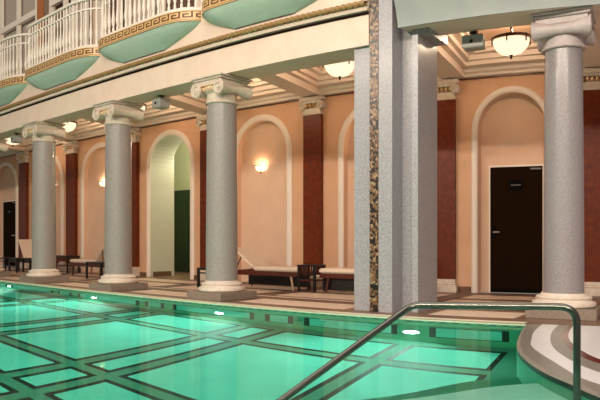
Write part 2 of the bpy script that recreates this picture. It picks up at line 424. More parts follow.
def ribbon(A, B, k, za=0, zb=0):
    mb.cur = k
    for i in range(len(A) - 1):
        mb.add([P(*A[i], za), P(*A[i+1], za), P(*B[i+1], zb), P(*B[i], zb)], [(0, 1, 2, 3)])
Ein = [(u - .02, d + .02) for u, d in E0]; E0 = [(u - .06, d + .02) for u, d in E0]
ribbon(Ein, E0, 0, -.02, 0.0); ribbon(E0, E1, 0); ribbon(E1, E2, 1); ribbon(E2, E3, 2); ribbon(E3, E4, 3)
E5 = [(-5.0, d) for u, d in E4]
A = E4
mb.cur = 4
for i in range(len(A) - 1):
    us_ = frange(A[i][0], -5, .6) if A[i][0] > -4.9 else [A[i][0], -5]
    n = max(4, 12)
    for k in range(n):
        f = lambda j, t: (A[j][0] + (-5.0 - A[j][0])*t, A[j][1] + (0 if True else 0))
        t0, t1 = k/n, (k+1)/n
        mb.add([P(*f(i, t0)), P(*f(i+1, t0)), P(*f(i+1, t1)), P(*f(i, t1))], [(0, 1, 2, 3)])
for i in range(len(Ein) - 1):
    mb.cur = 5
    mb.add([P(*Ein[i], -.02), P(*Ein[i+1], -.02), P(*Ein[i+1], -.11), P(*Ein[i], -.11)], [(0, 1, 2, 3)])
    mb.cur = 6
    mb.add([P(*Ein[i], -.11), P(*Ein[i+1], -.11), P(*Ein[i+1], FZ), P(*Ein[i], FZ)], [(0, 1, 2, 3)])
struct(mb, 'floor_round_deck', mts)
# curved underwater steps
def slab(line, z0, z1, name, m):
    mb = MB(); L = crv(line, 26)
    base = [(-2.5, d) for u, d in L]
    for i in range(len(L) - 1):
        a, b = L[i], L[i+1]; n = 8
        for k in range(n):
            f = lambda p, t: (p[0] + (-2.5 - p[0])*t, p[1])
            mb.add([P(*f(a, k/n), z1), P(*f(b, k/n), z1), P(*f(b, (k+1)/n), z1), P(*f(a, (k+1)/n), z1)], [(0, 1, 2, 3)])
        mb.add([P(*a, z0), P(*b, z0), P(*b, z1), P(*a, z1)], [(0, 1, 2, 3)])
    mb.keep = True
    return struct(mb, name, m)
slab([(3.3, 1.35), (3.0, 3.2), (2.65, 4.25), (2.43, 4.61), (2.16, 4.97), (1.93, 5.28), (1.57, 5.54), (1.2, 5.6)], FZ, -.45, 'floor_pool_ledge', 'tile_step')
slab([(3.75, 1.35), (3.45, 3.6), (3.2, 4.6), (3.03, 5.01), (2.86, 5.24), (2.64, 5.61), (2.28, 6.13), (1.6, 6.5)], FZ, -1.05, 'floor_pool_step', 'tile_band')
# water
mb = MB(); mb.keep = True
uu = frange(-3, 24, .5); dd = frange(1.3, 8.36, .5)
for i in range(len(uu) - 1):
    for j in range(len(dd) - 1):
        mb.add([P(uu[i], dd[j], WZ), P(uu[i], dd[j+1], WZ), P(uu[i+1], dd[j+1], WZ), P(uu[i+1], dd[j], WZ)], [(0, 1, 2, 3)])
w = mb.build('pool_water', 'water'); w['kind'] = 'structure'

# ---------------------------------------------------------------- rear wall with its arches
WD = 12.8; WT = 4.9
# (centre u, radius, apex z, recess depth, inner surface)
ARCH = [(23.6, .87, 4.04, .22), (20.4, .87, 4.04, .15), (17.26, .89, 4.04, .15), (13.95, .84, 4.04, .85), (10.6, .80, 4.04, .15), (7.32, .86, 4.04, .15), (4.22, .73, 4.05, .2)]
def arch_path(uc, r, top, n=20):
    zc = top - r
    p = [(uc + r, 0.0), (uc + r, zc*.5)]
    p += [(uc + r*math.cos(a), zc + r*math.sin(a)) for a in [PI*k/n for k in range(n+1)]]
    p += [(uc - r, zc*.5), (uc - r, 0.0)]
    return p
mb = MB(); mb.keep = False
cuts = [-5.5, 27]
for uc, r, top, dep in ARCH:
    cuts += [uc + r*math.cos(PI*k/20) for k in range(21)]
for c in frange(-5.5, 27, .6):
    if all(abs(c - a[0]) > a[1] for a in ARCH): cuts.append(c)
cuts = sorted(set(round(c, 4) for c in cuts))
def low(u):
    for uc, r, top, dep in ARCH:
        if abs(u - uc) <= r + 1e-4: return top - r + math.sqrt(max(0, r*r - (u - uc)**2))
    return 0
mb.keep = True
for a, b in zip(cuts[:-1], cuts[1:]):
    mid = (a + b)/2; inside = any(abs(mid - x[0]) < x[1] for x in ARCH)
    za, zb = (low(a), low(b)) if inside else (0, 0)
    mb.add([P(a, WD, za), P(b, WD, zb), P(b, WD, WT), P(a, WD, WT)], [(0, 1, 2, 3)])
struct(mb, 'wall_rear', 'wall')
for k, (uc, r, top, dep) in enumerate(ARCH):
    pth = arch_path(uc, r, top); mb = MB(); mb.keep = True
    for (u0, z0), (u1, z1) in zip(pth[:-1], pth[1:]):
        mb.cur = 0
        mb.add([P(u0, WD, z0), P(u1, WD, z1), P(u1, WD + dep, z1), P(u0, WD + dep, z0)], [(0, 1, 2, 3)])
    if dep < .5:
        ii = [p for p in pth]
        for i in range(len(pth)//2):
            a, b = pth[i], pth[i+1]; a2, b2 = pth[-1-i], pth[-2-i]
            mb.add([P(a[0], WD+dep, a[1]), P(a2[0], WD+dep, a2[1]), P(b2[0], WD+dep, b2[1]), P(b[0], WD+dep, b[1])], [(3, 2, 1, 0)])
    struct(mb, 'wall_niche', 'niche' if dep < .5 else 'cor_grey')
    # archivolt with a stepped profile
    mb = MB(); wdt = .15 if k != 6 else .13
    prof = [(0, 0), (0, -.03), (.04, -.05), (wdt - .04, -.05), (wdt, -.025), (wdt, 0)]
    n = len(prof); vs = []; fs = []; zc = top - r
    for (u, z) in pth:
        if z <= zc + 1e-6: nu, nz = (1 if u > uc else -1), 0
        else: nu, nz = (u-uc)/r, (z-zc)/r
        for o, dd_ in prof: vs.append(P(u + nu*o, WD + dd_, z + nz*o))
    for i in range(len(pth) - 1):
        for q in range(n-1): fs.append((i*n+q, i*n+q+1, (i+1)*n+q+1, (i+1)*n+q))
    mb.add(vs, fs); struct(mb, 'trim_archivolt', 'trim', smooth=True, auto=25)
# skirting between the openings
edges = sorted([x[0]-x[1]-.15 for x in ARCH] + [x[0]+x[1]+.15 for x in ARCH])
mb = MB(); s0 = [-5.5] + edges + [27]
for i in range(0, len(s0), 2): mb.pbox(s0[i], s0[i+1], WD-.03, WD, 0, .12)
struct(mb, 'baseboard_rear', 'baseboard')
# corridor behind the open arch
mb = MB(); mb.pbox(11.5, 18.5, 15.6, 15.7, 0, 4.6); mb.pbox(18.4, 18.5, 13.65, 15.6, 0, 4.6); mb.pbox(11.5, 11.6, 13.65, 15.6, 0, 4.6)
struct(mb, 'wall_corridor', 'cor_white')
mb = MB(); mb.pbox(11.5, 18.5, 12.85, 15.7, -.05, 0)
struct(mb, 'floor_corridor', 'deck_mid')
mb = MB(); mb.pbox(11.5, 18.5, 13.65, 15.7, 4.6, 4.7)
struct(mb, 'ceiling_corridor', 'cor_white')
mb = MB(); mb.pbox(14.80, 18.5, 13.65, 13.75, 0, 4.6); mb.pbox(11.5, 13.1, 13.65, 13.75, 0, 4.6); mb.pbox(13.1, 14.8, 13.65, 13.75, 4.0, 4.6)
struct(mb, 'wall_corridor_inner', 'cor_grey')
mb = MB(); mb.pbox(14.775, 14.80, 12.9, 13.62, 0, .14); struct(mb, 'baseboard_passage', 'baseboard')
d3 = MB().pbox(14.9, 17.1, 15.53, 15.59, 0, 2.74).build('door_3', 'cor_door'); d3['kind'] = 'structure'
mb = MB()
for a in (15.05, 16.05): mb.pbox(a, a+.9, 15.50, 15.525, .25, 2.5)
mb.build('door_panel', 'cor_door', d3)
l = thing('corridor_lamp', 'small white ceiling lamp glowing inside the open archway', 'lamp', P(14.55, 13.95, 4.15))
MB().lathe([(.005, .45), (.02, .44), (.02, .1), (.07, .09), (.07, .06)], 16).build('stem', 'chrome', l, smooth=True)
MB().lathe([(.07, .06), (.11, 0), (.09, -.07), (.04, -.11), (.004, -.12)], 20).build('glass_globe', 'sconce_glass', l, smooth=True)

# ---------------------------------------------------------------- doors
def make_door(name, u0, u1, top, dpl, handle_side, loc_lab):
    f = MB(); f.pbox(u0-.04, u0, dpl-.03, dpl, 0, top+.04); f.pbox(u1, u1+.04, dpl-.03, dpl, 0, top+.04); f.pbox(u0, u1, dpl-.03, dpl, top, top+.04)
    leaf = MB().pbox(u0, u1, dpl-.045, dpl, 0.01, top, step=3).build(name, 'door'); leaf['kind'] = 'structure'
    f.build('door_frame', 'trim', leaf)
    hz = 1.24; hu = u1 - .09 if handle_side > 0 else u0 + .09
    h = MB(); a = P(hu, dpl-.06, hz); b = P(hu, dpl-.11, hz); c = P(hu - .13*handle_side, dpl-.11, hz)
    h.tube([a, b, c], .02, 8); h.build('door_handle', 'chrome', leaf, smooth=True)
    MB().pbox(hu-.03, hu+.03, dpl-.058, dpl-.045, hz-.12, hz+.12, step=3).build('lock_plate', 'plate', leaf)
    uc = (u0+u1)/2
    MB().pbox(uc-.14, uc+.14, dpl-.06, dpl-.046, 2.1, 2.3, step=3).build('sign_plate', 'plate', leaf)
    t = MB()
    for k in range(9): t.pbox(uc-.10+k*.023, uc-.10+k*.023+.016, dpl-.064, dpl-.06, 2.185, 2.205, step=3)
    t.build('sign_lettering', 'grey_text', leaf)
    MB().pbox(u0+.02, u0+.24, dpl-.09, dpl-.046, top-.07, top-.04, step=3).build('door_closer', 'grey_text', leaf)
    MB().pbox(u0+.02, u1-.02, dpl-.055, dpl-.046, .02, .08, step=3).build('kick_strip', 'plate', leaf)
    return leaf
make_door('door_1', 3.62, 4.73, 2.57, WD+.19, 1, '')
make_door('door_2', 23.02, 24.1, 2.6, WD+.21, -1, '')

# ---------------------------------------------------------------- cornice, ceiling, beams
path = [(u, 0) for u in frange(-5.5, 27, .7)]
mb = MB(); mb.sweep(path, [(WD-.001, 4.40), (WD-.07, 4.42), (WD-.09, 4.47), (WD-.16, 4.50), (WD-.19, 4.56), (WD-.26, 4.58), (WD-.27, 4.66), (WD-.001, 4.66)])
struct(mb, 'trim_cornice_rear', 'ceil')
mb = MB(); mb.pbox(-5.5, 27, WD-.05, WD-.002, 4.375, 4.40); struct(mb, 'trim_cornice_line', 'key_brown')
# ceiling slab
mb = MB(); mb.pbox(-5.5, 27, 8.95, 16, 4.90, 5.05); struct(mb, 'ceiling', 'ceil_panel')
# cross beams from column to pilaster
PIL = [(22.36, 21.70), (19.10, 18.47), (15.85, 15.25), (12.65, 12.07), (9.24, 8.75), (6.00, 5.45), (2.86, 2.05)]
CB = [(20.76, 22.03), (17.68, 18.79), (14.6, 15.55), (11.52, 12.36), (8.44, 9.04), (4.95, 5.45), (COLR, 2.45), (-.9, -.9), (23.84, 25.2)]
CB.sort()
for a, b in CB:
    mb = MB(); mb.quad_prism([(a-.24, 9.4), (a+.24, 9.4), (b+.24, WD-.1), (b-.24, WD-.1)], 4.42, 4.899)
    struct(mb, 'trim_ceiling_beam', 'ceil')
for (a, b), (a2, b2) in zip(CB[:-1], CB[1:]):
    a, b, a2, b2 = a+.24, b+.24, a2-.24, b2-.24
    d0, d1 = 9.42, WD-.27
    for lev, (o0, o1, z) in enumerate([(0, .14, 4.56), (.14, .24, 4.64), (.24, .40, 4.73), (.40, .48, 4.80)]):
        mb = MB()
        def cor(o, e): # corner points of inset rectangle
            f = lambda d: (a + (b-a)*(d-d0)/(d1-d0) + o, a2 + (b2-a2)*(d-d0)/(d1-d0) - o)
            dl, dh = d0+o, d1-o; l0 = f(dl); l1 = f(dh)
            return [(l0[0], dl), (l0[1], dl), (l1[1], dh), (l1[0], dh)]
        A_, B_ = cor(o0, 0), cor(o1, 0)
        if a2 - a < 1.2: continue
        mb.quad_prism([A_[0], A_[1], B_[1], B_[0]], z, 4.899)
        mb.quad_prism([B_[3], B_[2], A_[2], A_[3]], z, 4.899)
        mb.quad_prism([A_[0], B_[0], B_[3], A_[3]], z, 4.899)
        mb.quad_prism([B_[1], A_[1], A_[2], B_[2]], z, 4.899)
        struct(mb, 'trim_coffer', 'ceil')
# arcade beam, left wing
mb = MB(); mb.pbox(5.16, 27, 8.77, 9.41, 4.05, 4.898); struct(mb, 'trim_arcade_beam', 'cream')
UL = [(u, 0) for u in frange(5.155, 27, .5)]
mb = MB(); mb.sweep(UL, [(8.769, 4.512), (8.745, 4.516), (8.745, 4.545), (8.769, 4.55)]); struct(mb, 'trim_dark_bead', 'dark')
mb = MB(); mb.sweep(UL, [(8.769, 4.555), (8.72, 4.565), (8.70, 4.61), (8.69, 4.615), (8.769, 4.62)]); struct(mb, 'trim_fascia', 'cream')
# gilded rope: a twisted tube
mb = MB(); n = 12; L_ = frange(5.16, 24, .022); vs = []; fs = []
for i, u in enumerate(L_):
    for k in range(n):
        a = 2*PI*k/n; rr = .040*(1 + .24*math.cos(2*(a) - i*2*PI*.022/.11))
        vs.append(P(u, 8.68 + rr*math.cos(a), 4.66 + rr*math.sin(a)))
for i in range(len(L_) - 1):
    for k in range(n): fs.append((i*n+k, i*n+(k+1) % n, (i+1)*n+(k+1) % n, (i+1)*n+k))
mb.add(vs, fs); struct(mb, 'trim_rope_moulding', 'gold', smooth=True, auto=80)
mb = MB(); mb.pbox(5.16, 27, 8.70, 9.5, 4.70, 5.28); struct(mb, 'trim_upper_frieze', 'cream')
# balcony floor behind
mb = MB(); mb.pbox(-5.5, 27, 9.41, 16, 5.06, 5.27); struct(mb, 'floor_upper_gallery', 'cream')
# right wing beam, deeper and higher
mb = MB(); mb.pbox(-5.5, 4.66, 8.80, 9.45, 4.25, 4.898); struct(mb, 'trim_entry_beam', 'cream')
mb = MB(); mb.sweep([(u, 0) for u in frange(-5.5, 4.66, .5)], [(8.80, 4.23), (8.77, 4.23), (8.765, 4.28), (8.70, 4.5), (8.58, 4.75), (8.40, 4.98), (8.36, 5.0), (8.36, 6.4), (8.80, 6.4)])
struct(mb, 'wall_entry_frieze', 'pale_sage', smooth=True, auto=30)

# ---------------------------------------------------------------- pier at the corner
def pier_box(u0, u1, d0, d1, z0, z1, name='wall_pier', m='pier'):
    mb = MB(); mb.pbox(u0, u1, d0, d1, z0, z1, step=5); return struct(mb, name, m)
pier_box(4.76, 4.995, 8.78, 9.7, 0, 7.5)
pier_box(5.14, 5.46, 8.84, 9.45, 0, 4.05)
pier_box(4.995, 5.14, 8.81, 9.45, 0, 7.5)
mb = MB(); mb.pbox(4.995, 5.14, 8.765, 8.808, 0, 7.5, step=5); struct(mb, 'trim_mosaic_strip', 'mosaic')
pier_box(4.50, 4.76, 9.11, 9.7, 0, 4.9)
pier_box(4.44, 4.54, 9.0, 9.11, 0, 4.17)
pier_box(4.44, 4.54, 9.11, 9.69, 0, 4.17)
pier_box(4.26, 4.54, 9.0, 9.69, 4.17, 4.31, 'trim_pier_bracket', 'pier')
# ---------------------------------------------------------------- Ionic columns
def spiral(cx, cz, y, r0, sgn, turns=2.1, n=46):
    pts = []
    for i in range(n):
        t = i/(n-1); a = PI/2 + sgn*t*turns*2*PI*-1
        r = r0*(1 - t)**.85 + .012
        pts.append((cx + r*math.cos(a), y, cz + r*math.sin(a)))
    return pts
def capital(top, parent, m, turned, full=True, W=.40):
    "top: height of the abacus top.  turned: volutes face along the arcade instead of the pool"
    R = Matrix.Rotation(PI/2 if turned else 0, 4, 'Z')
    def fin(mb, name, mt, par, **k):
        mb.v = [tuple(R @ Vector(v)) for v in mb.v]; return mb.build(name, mt, par, **k)
    ab = MB(); ab.box(-W, W, -W, W, top-.035, top, .008); ab.box(-W+.03, W-.03, -W+.03, W-.03, top-.075, top-.035, .012)
    cap = MB(); cap.box(-W+.07, W-.07, -W+.06, W-.06, top-.165, top-.072, .01)
    # echinus and neck
    cap.lathe([(.275, top-.45), (.275, top-.30), (.30, top-.285), (.335, top-.24), (.345, top-.20), (.32, top-.165)], 40)
    c = fin(cap, 'capital', m, parent, smooth=True)
    fin(ab, 'abacus', m, parent)
    zc = top - .235; r = .132
    for sx in (-1, 1):
        bo = MB(); N = 14; prof = []
        for i in range(N+1):
            y = -W+.035 + (2*W-.07)*i/N; t = abs(2*i/N - 1)
            prof.append((.066 + (r-.066)*t**1.5, y))
        if True:
            prof2 = []
            for q, (rr, y) in enumerate(prof):
                prof2.append((rr, y))
                if abs(y) < .05: prof2[-1] = (rr+.012, y)
            bo.lathe(prof2, 26, c=(sx*(W-.10), zc), axis='y')
        for sy in (-1, 1):
            bo.tube(spiral(sx*(W-.10), zc, sy*(W-.03), r-.012, sx), [.016]*46, 6)
            bo.lathe([(.028, sy*(W-.03) - .012), (.028, sy*(W-.03) + .016), (.02, sy*(W-.03)+.02)] if sy > 0 else [(.02, -(W-.03)-.02), (.028, -(W-.03)-.016), (.028, -(W-.03)+.012)], 12, c=(sx*(W-.10), zc), axis='y')
        fin(bo, 'volute', m, parent, smooth=True)
    for sy in (-1, 1):
        eg = MB()
        for k in range(5):
            x = -.16 + .08*k
            prof = [(.006, -.05), (.022, -.035), (.03, 0), (.024, .03), (.006, .045)]
            vs = []; b = MB(); b.lathe([(p, z + top - .215) for p, z in prof], 10, c=(x, sy*(.325 - abs(k-2)*.012)))
            eg.v += []; base = len(eg.v); eg.v += b.v; eg.f += [tuple(base+i for i in f) for f in b.f]; eg.mi += b.mi
        eg.box(-.21, .21, min(sy*.30, sy*.345), max(sy*.30, sy*.345), top-.172, top-.16)
        fin(eg, 'egg_moulding', 'gold_paint' if not turned else m, parent, smooth=True)
def column(u, d, top, mshaft, mcap, label, turned=False, group=None, rz=0, slim=1):
    x, y, _ = P(u, d)
    t = thing('ionic_column', label, 'column', (x, y, 0), heading(u, d) + rz, group)
    MB().box(-.455, .455, -.455, .455, 0, .145, .008).build('plinth', 'plinth', t)
    b = MB(); b.lathe([(.40, .146), (.425, .165), (.43, .195), (.42, .218), (.385, .228), (.37, .24), (.362, .256), (.375, .266), (.38, .28), (.365, .295), (.335, .302), (.31, .318), (.30, .34)], 56)
    b.build('base', 'base_stone', t, smooth=True)
    H = top - .45; z0 = .325; n = 12
    prof = [(.297, z0), (.293, z0+.05)] + [(.293 - .023*((i/n)**1.6), z0 + .05 + (H - z0 - .08)*i/n) for i in range(1, n+1)] + [(.27, H-.01)]
    MB().lathe([(a*slim, b) for a, b in prof], 56).build('shaft', mshaft, t, smooth=True)
    MB().lathe([(.27, H-.03), (.295, H-.025), (.305, H-.008), (.295, H+.01), (.276, H+.016)], 48).build('neck_ring', mcap, t, smooth=True)
    capital(top, t, mcap, turned)
    return t
cl = ['grey granite Ionic column farthest from the pier, only its scroll edge in view', 'grey granite Ionic column third from the mosaic pier, before the dark bench',
      'grey granite Ionic column second from the mosaic pier, left of the open archway', 'grey granite Ionic column next to the mosaic pier, widest of the left row']
for k, u in enumerate(COLS[:4]):
    column(u, 9.04, 4.045, 'granite', 'cream_stone', cl[k], group='arcade columns of the left wing')
column(COLR, 9.26, 4.245, 'granite_warm', 'cap_warm', 'pale rose speckled column standing in front of the dark door', turned=True, rz=-math.radians(12), slim=.93)

# ---------------------------------------------------------------- pilasters on the rear wall
pl = ['red marble pilaster beside the farthest door', 'red marble pilaster just left of the third column from the pier, over the slatted side tables',
      'red marble pilaster showing at the right edge of the second column from the pier', 'red marble pilaster sliver at the left edge of the column nearest the pier',
      'red marble pilaster above the small slatted table near the mosaic pier', 'red marble pilaster immediately right of the grey pier', 'red marble pilaster at the right of the pale rose column']
pl = ['red marble pilaster just right of the farthest dark door, leftmost of all', 'red marble pilaster between the third and second columns from the pier, beside wide slatted table', 'red marble pilaster peeking out just left of the open archway',
      'narrow visible sliver of red marble pilaster just right of the open archway', 'red marble pilaster rising behind the small slatted table, left of the mosaic strip', 'dark red marble pilaster immediately right of the big grey pier', 'dark red marble pilaster at the right of the pale rose column']
for k, (ua, ub) in enumerate(PIL):
    uc, w = (ua+ub)/2, (ua-ub)/2
    x, y, _ = P(uc, WD-.006)
    t = thing('wall_pilaster', pl[k], 'pilaster', (x, y, 0), heading(uc, WD), 'red pilasters on the rear wall')
    MB().box(-w, w, -.11, 0, .27, 4.0, .008).build('shaft', 'red', t)
    b = MB(); b.box(-w-.04, w+.04, -.18, 0, 0, .15, .006); b.box(-w-.02, w+.02, -.16, 0, .15, .20, .02); b.box(-w, w, -.13, 0, .20, .27, .01)
    b.build('base', 'base_stone', t)
    c = MB(); c.box(-w-.02, w+.02, -.14, 0, 3.98, 4.03, .01); c.box(-w+.01, w-.01, -.12, 0, 4.03, 4.14, .005); c.box(-w-.01, w+.01, -.15, 0, 4.25, 4.30, .01)
    c.box(-w-.07, w+.07, -.17, 0, 4.30, 4.395, .012)
    c.build('capital', 'cream_stone', t)
    for sx in (-1, 1):
        v = MB(); v.lathe([(.08, -.16), (.095, -.15), (.095, -.02), (.08, 0)], 20, c=(sx*(w+.01), 4.19), axis='y')
        v.tube(spiral(sx*(w+.01), 4.19, -.165, .078, sx, 1.8, 30), .011, 6)
        v.build('volute', 'cream_stone', t, smooth=True)
    e = MB()
    n = max(3, int(2*w/.1))
    for q in range(n):
        e.lathe([(.005, 4.15), (.024, 4.17), (.028, 4.20), (.02, 4.23), (.005, 4.245)], 8, c=(-w + .1 + (2*w-.2)*q/(n-1), -.125))
    e.build('egg_moulding', 'gold_paint', t, smooth=True)

# ---------------------------------------------------------------- balconies
def bay_path(v, r=.46, d0=8.36, L=3.0, n=9, e=.80):
    pts = []
    for k in range(n+1):
        a = PI/2*k/n; pts.append((v + .05 + e - e*math.cos(a), d0 + r - r*math.sin(a)))
    ua, ub = v + .05 + e, v + .05 + L - r
    m = 7
    pts += [(ua + (ub-ua)*i/m, d0) for i in range(1, m)]
    for k in range(n+1):
        a = PI/2*k/n; pts.append((ub + r*math.sin(a), d0 + r - r*math.cos(a)))
    return pts
def resample(pts, s):
    xy = [Vector(P(*p)).to_2d() for p in pts]; L = [0]
    for a, b in zip(xy[:-1], xy[1:]): L.append(L[-1] + (b-a).length)
    out = []
    for x in s:
        x = min(max(x, 0), L[-1]-1e-6); i = max(j for j in range(len(L)-1) if L[j] <= x)
        t = (x - L[i])/(L[i+1]-L[i]); p = xy[i].lerp(xy[i+1], t); tg = (xy[i+1]-xy[i]).normalized()
        nrm = Vector((tg.y, -tg.x))
        out.append((p, tg, nrm))
    return out, L[-1]
def path_len(pts): return resample(pts, [0])[1]
def ribbon3(mb, pts, prof):
    "profile (out, z) swept along pts with the outward normal"
    L = path_len(pts); N = int(L/.07); st = resample(pts, [L*i/N for i in range(N+1)])[0]
    vs = []; fs = []; n = len(prof)
    # smooth normals
    nr = [s[2] for s in st]; ns = [(nr[max(i-1, 0)] + nr[i] + nr[min(i+1, N)]).normalized() for i in range(N+1)]
    for (p, t, _), nn in zip(st, ns):
        for o, z in prof: vs.append((p.x + nn.x*o, p.y + nn.y*o, z))
    for i in range(N):
        for k in range(n): fs.append((i*n+k, i*n+(k+1) % n, (i+1)*n+(k+1) % n, (i+1)*n+k))
    fs += [tuple(range(n))[::-1], tuple(N*n + k for k in range(n))]
    mb.add(vs, fs); return mb
pts_test = bay_path(8.57)
pp = resample(pts_test, [1.5])[0][0]; SG = 1
# make sure the outward normal points to the pool
if (Vector(P(10, 8.0)).to_2d() - pp[0]).dot(pp[2]) < 0: SG = -1
ZB, ZT = 5.09, 5.285
KEY = ["111110", "100010", "101110", "100000", "111111"]
def balcony(v, label, bal_src):
    pts = bay_path(v)
    if SG < 0: pts = pts[::-1]
    x, y, _ = P(v + 1.55, 8.9)
    t = thing('curved_balcony', label, 'balcony', (x, y, ZB), 0, 'scalloped balconies above the arcade', flat=True)
    bpy.context.view_layer.update()
    # band
    b = ribbon3(MB(), pts, [(-.30, ZB), (0, ZB), (.01, ZB+.004), (.01, ZT-.004), (0, ZT), (-.30, ZT)])
    b.build('band', 'key_brown', t)
    L = path_len(pts)
    for zz in (ZB, ZT-.018):
        g = ribbon3(MB(), pts, [(.008, zz), (.022, zz), (.022, zz+.018), (.008, zz+.018)])
        g.build('edge_bead', 'gold_paint', t)
    # meander
    nc = int(L/.235); cw = L/nc/6; ch = (ZT-ZB-.06)/5
    mb = MB(); ed = [i*cw for i in range(nc*6+1)]; st = resample(pts, ed)[0]
    for c in range(nc*6):
        for r in range(5):
            if KEY[r][c % 6] == '1':
                z1 = ZT - .03 - r*ch; z0 = z1 - ch
                a, b_ = st[c], st[c+1]; o1, o2 = .011, .017
                vs = []
                for p, tg, nn in (a, b_):
                    for o in (o1, o2):
                        for z in (z0, z1): vs.append((p.x+nn.x*o, p.y+nn.y*o, z))
                mb.add(vs, [(0, 1, 3, 2), (4, 6, 7, 5), (2, 3, 7, 6), (0, 4, 5, 1), (0, 2, 6, 4), (1, 5, 7, 3)])
    mb.build('greek_key', 'gold_paint', t)
    # hull under the floor
    mb = MB(); N = 60; Ls = [L*i/N for i in range(N+1)]
    st = resample(pts, Ls)[0]; fs = []; vs = []; prof_n = 9
    pin = bay_path(v + .95, r=.08, d0=8.66, L=1.35, e=.1)
    if SG < 0: pin = pin[::-1]
    Li = path_len(pin); si = resample(pin, [Li*i/N for i in range(N+1)])[0]
    for i in range(N+1):
        a, b_ = st[i][0], si[i][0]
        for k in range(prof_n):
            w = k/(prof_n-1)*PI/2
            w = k/(prof_n-1); h, q = w**1.15, w**.8   # horizontal inset grows late, drop grows early
            p = a.lerp(b_, h); vs.append((p.x, p.y, ZB - .005 - .33*q))
    for i in range(N):
        for k in range(prof_n-1): fs.append((i*prof_n+k, (i+1)*prof_n+k, (i+1)*prof_n+k+1, i*prof_n+k+1))
    mb.add(vs, fs); mb.build('soffit', 'sage', t, smooth=True, auto=60)
    # floor slab top
    mb = MB(); vs = [(s[0].x, s[0].y, ZT) for s in st] + [P(v+.1 + 2.9*(i/N if SG > 0 else 1-i/N), 9.5, ZT) for i in range(N+1)]
    vs2 = [(p[0], p[1], ZB) for p in vs]; m2 = len(vs); 
    mb.add(vs + vs2, [(i, i+1, N+2+i, N+1+i) for i in range(N)] + [(m2+i, m2+N+1+i, m2+N+2+i, m2+i+1) for i in range(N)])
    mb.build('floor_slab', 'cream', t)
    # rails
    ribbon3(MB(), pts, [(-.11, 6.34), (-.03, 6.34), (-.02, 6.36), (-.02, 6.385), (-.05, 6.405), (-.09, 6.405), (-.12, 6.385), (-.12, 6.36)]).build('handrail', 'white', t, smooth=True)
    ribbon3(MB(), pts, [(-.095, 6.13), (-.045, 6.13), (-.045, 6.165), (-.095, 6.165)]).build('middle_rail', 'white', t)
    ribbon3(MB(), pts, [(-.13, ZT), (-.01, ZT), (-.01, ZT+.05), (-.04, ZT+.075), (-.10, ZT+.075), (-.13, ZT+.05)]).build('bottom_rail', 'white', t)
    n = int(L/.15); st = resample(pts, [.05 + (L-.1)*i/(n-1) for i in range(n)])[0]
    for p, tg, nn in st:
        o = bal_src.copy(); C.objects.link(o); o.parent = t
        o.location = (p.x - nn.x*.07 - x, p.y - nn.y*.07 - y, 0)
    return t
bsrc_mesh = MB().lathe([(.026, 5.36-ZB), (.026, 5.43-ZB), (.016, 5.46-ZB), (.034, 5.54-ZB), (.038, 5.60-ZB), (.028, 5.70-ZB), (.018, 5.82-ZB), (.016, 5.96-ZB), (.022, 6.05-ZB), (.024, 6.14-ZB), (.016, 6.17-ZB), (.016, 6.345-ZB)], 10).build('baluster', 'white', None, smooth=True)
bl = ['scalloped balcony nearest the mosaic strip, mostly cut off by the frame top', 'scalloped white balustrade balcony above the gap left of the widest left wing column', 'scalloped balcony with white balusters, middle one of those with a full key band', 'leftmost scalloped balcony, cut by the left frame edge']
bl = ['scalloped balcony nearest the mosaic strip, only its key band corner and green underside showing', 'curved balcony with brown key band directly above the open archway', 'curved balcony second from the left edge, orange pilaster behind its white balusters', 'curved balcony at the left frame edge, cut off by the frame']
for v, lab in zip((5.48, 8.57, 11.66, 14.75), bl): balcony(v, lab, bsrc_mesh)
bpy.data.objects.remove(bsrc_mesh)

# upper wall behind the balconies
mb = MB(); mb.pbox(5.2, 27, 10.6, 10.7, 5.27, 9.6); struct(mb, 'wall_upper', 'upper')
mb = MB(); mb.pbox(5.2, 5.3, 8.8, 10.6, 5.27, 9.6, step=3); struct(mb, 'wall_upper_end', 'cream')
wk = 1
def px_u(x, d): return d*math.tan((725 - x)/670)
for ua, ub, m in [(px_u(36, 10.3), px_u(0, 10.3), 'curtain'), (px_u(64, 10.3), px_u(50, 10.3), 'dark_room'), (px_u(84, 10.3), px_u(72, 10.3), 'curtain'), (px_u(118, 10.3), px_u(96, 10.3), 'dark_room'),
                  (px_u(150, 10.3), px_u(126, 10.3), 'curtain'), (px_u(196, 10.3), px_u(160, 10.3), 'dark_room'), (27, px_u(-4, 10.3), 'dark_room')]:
    a, b = sorted((ua, ub))
    f = MB(); ns = max(1, int(round((b-a)/1.1)))
    for q in range(ns+1):
        c = a + (b-a)*q/ns; f.pbox(c-.05, c+.05, 10.3, 10.42, 5.27, 9.2, step=3)
    f.pbox(a, b, 10.28, 10.42, 7.78, 7.95); f.pbox(a, b, 10.3, 10.42, 9.1, 9.2)
    w = MB().pbox(a, b, 10.5, 10.58, 5.27, 9.2).build('window_%d' % wk, m); w['kind'] = 'structure'
    f.build('window_frame', 'white', w); wk += 1
for x0, x1 in ((37.5, 41.5),):
    a, b = px_u(x1, 10.2), px_u(x0, 10.2)
    mb = MB(); mb.pbox(a, b, 10.18, 10.28, 5.27, 9.6, step=3); struct(mb, 'trim_upper_pilaster', 'terracotta')
mb = MB(); mb.pbox(12, 27, 10.2, 10.6, 9.3, 9.6); struct(mb, 'trim_upper_cornice', 'white')

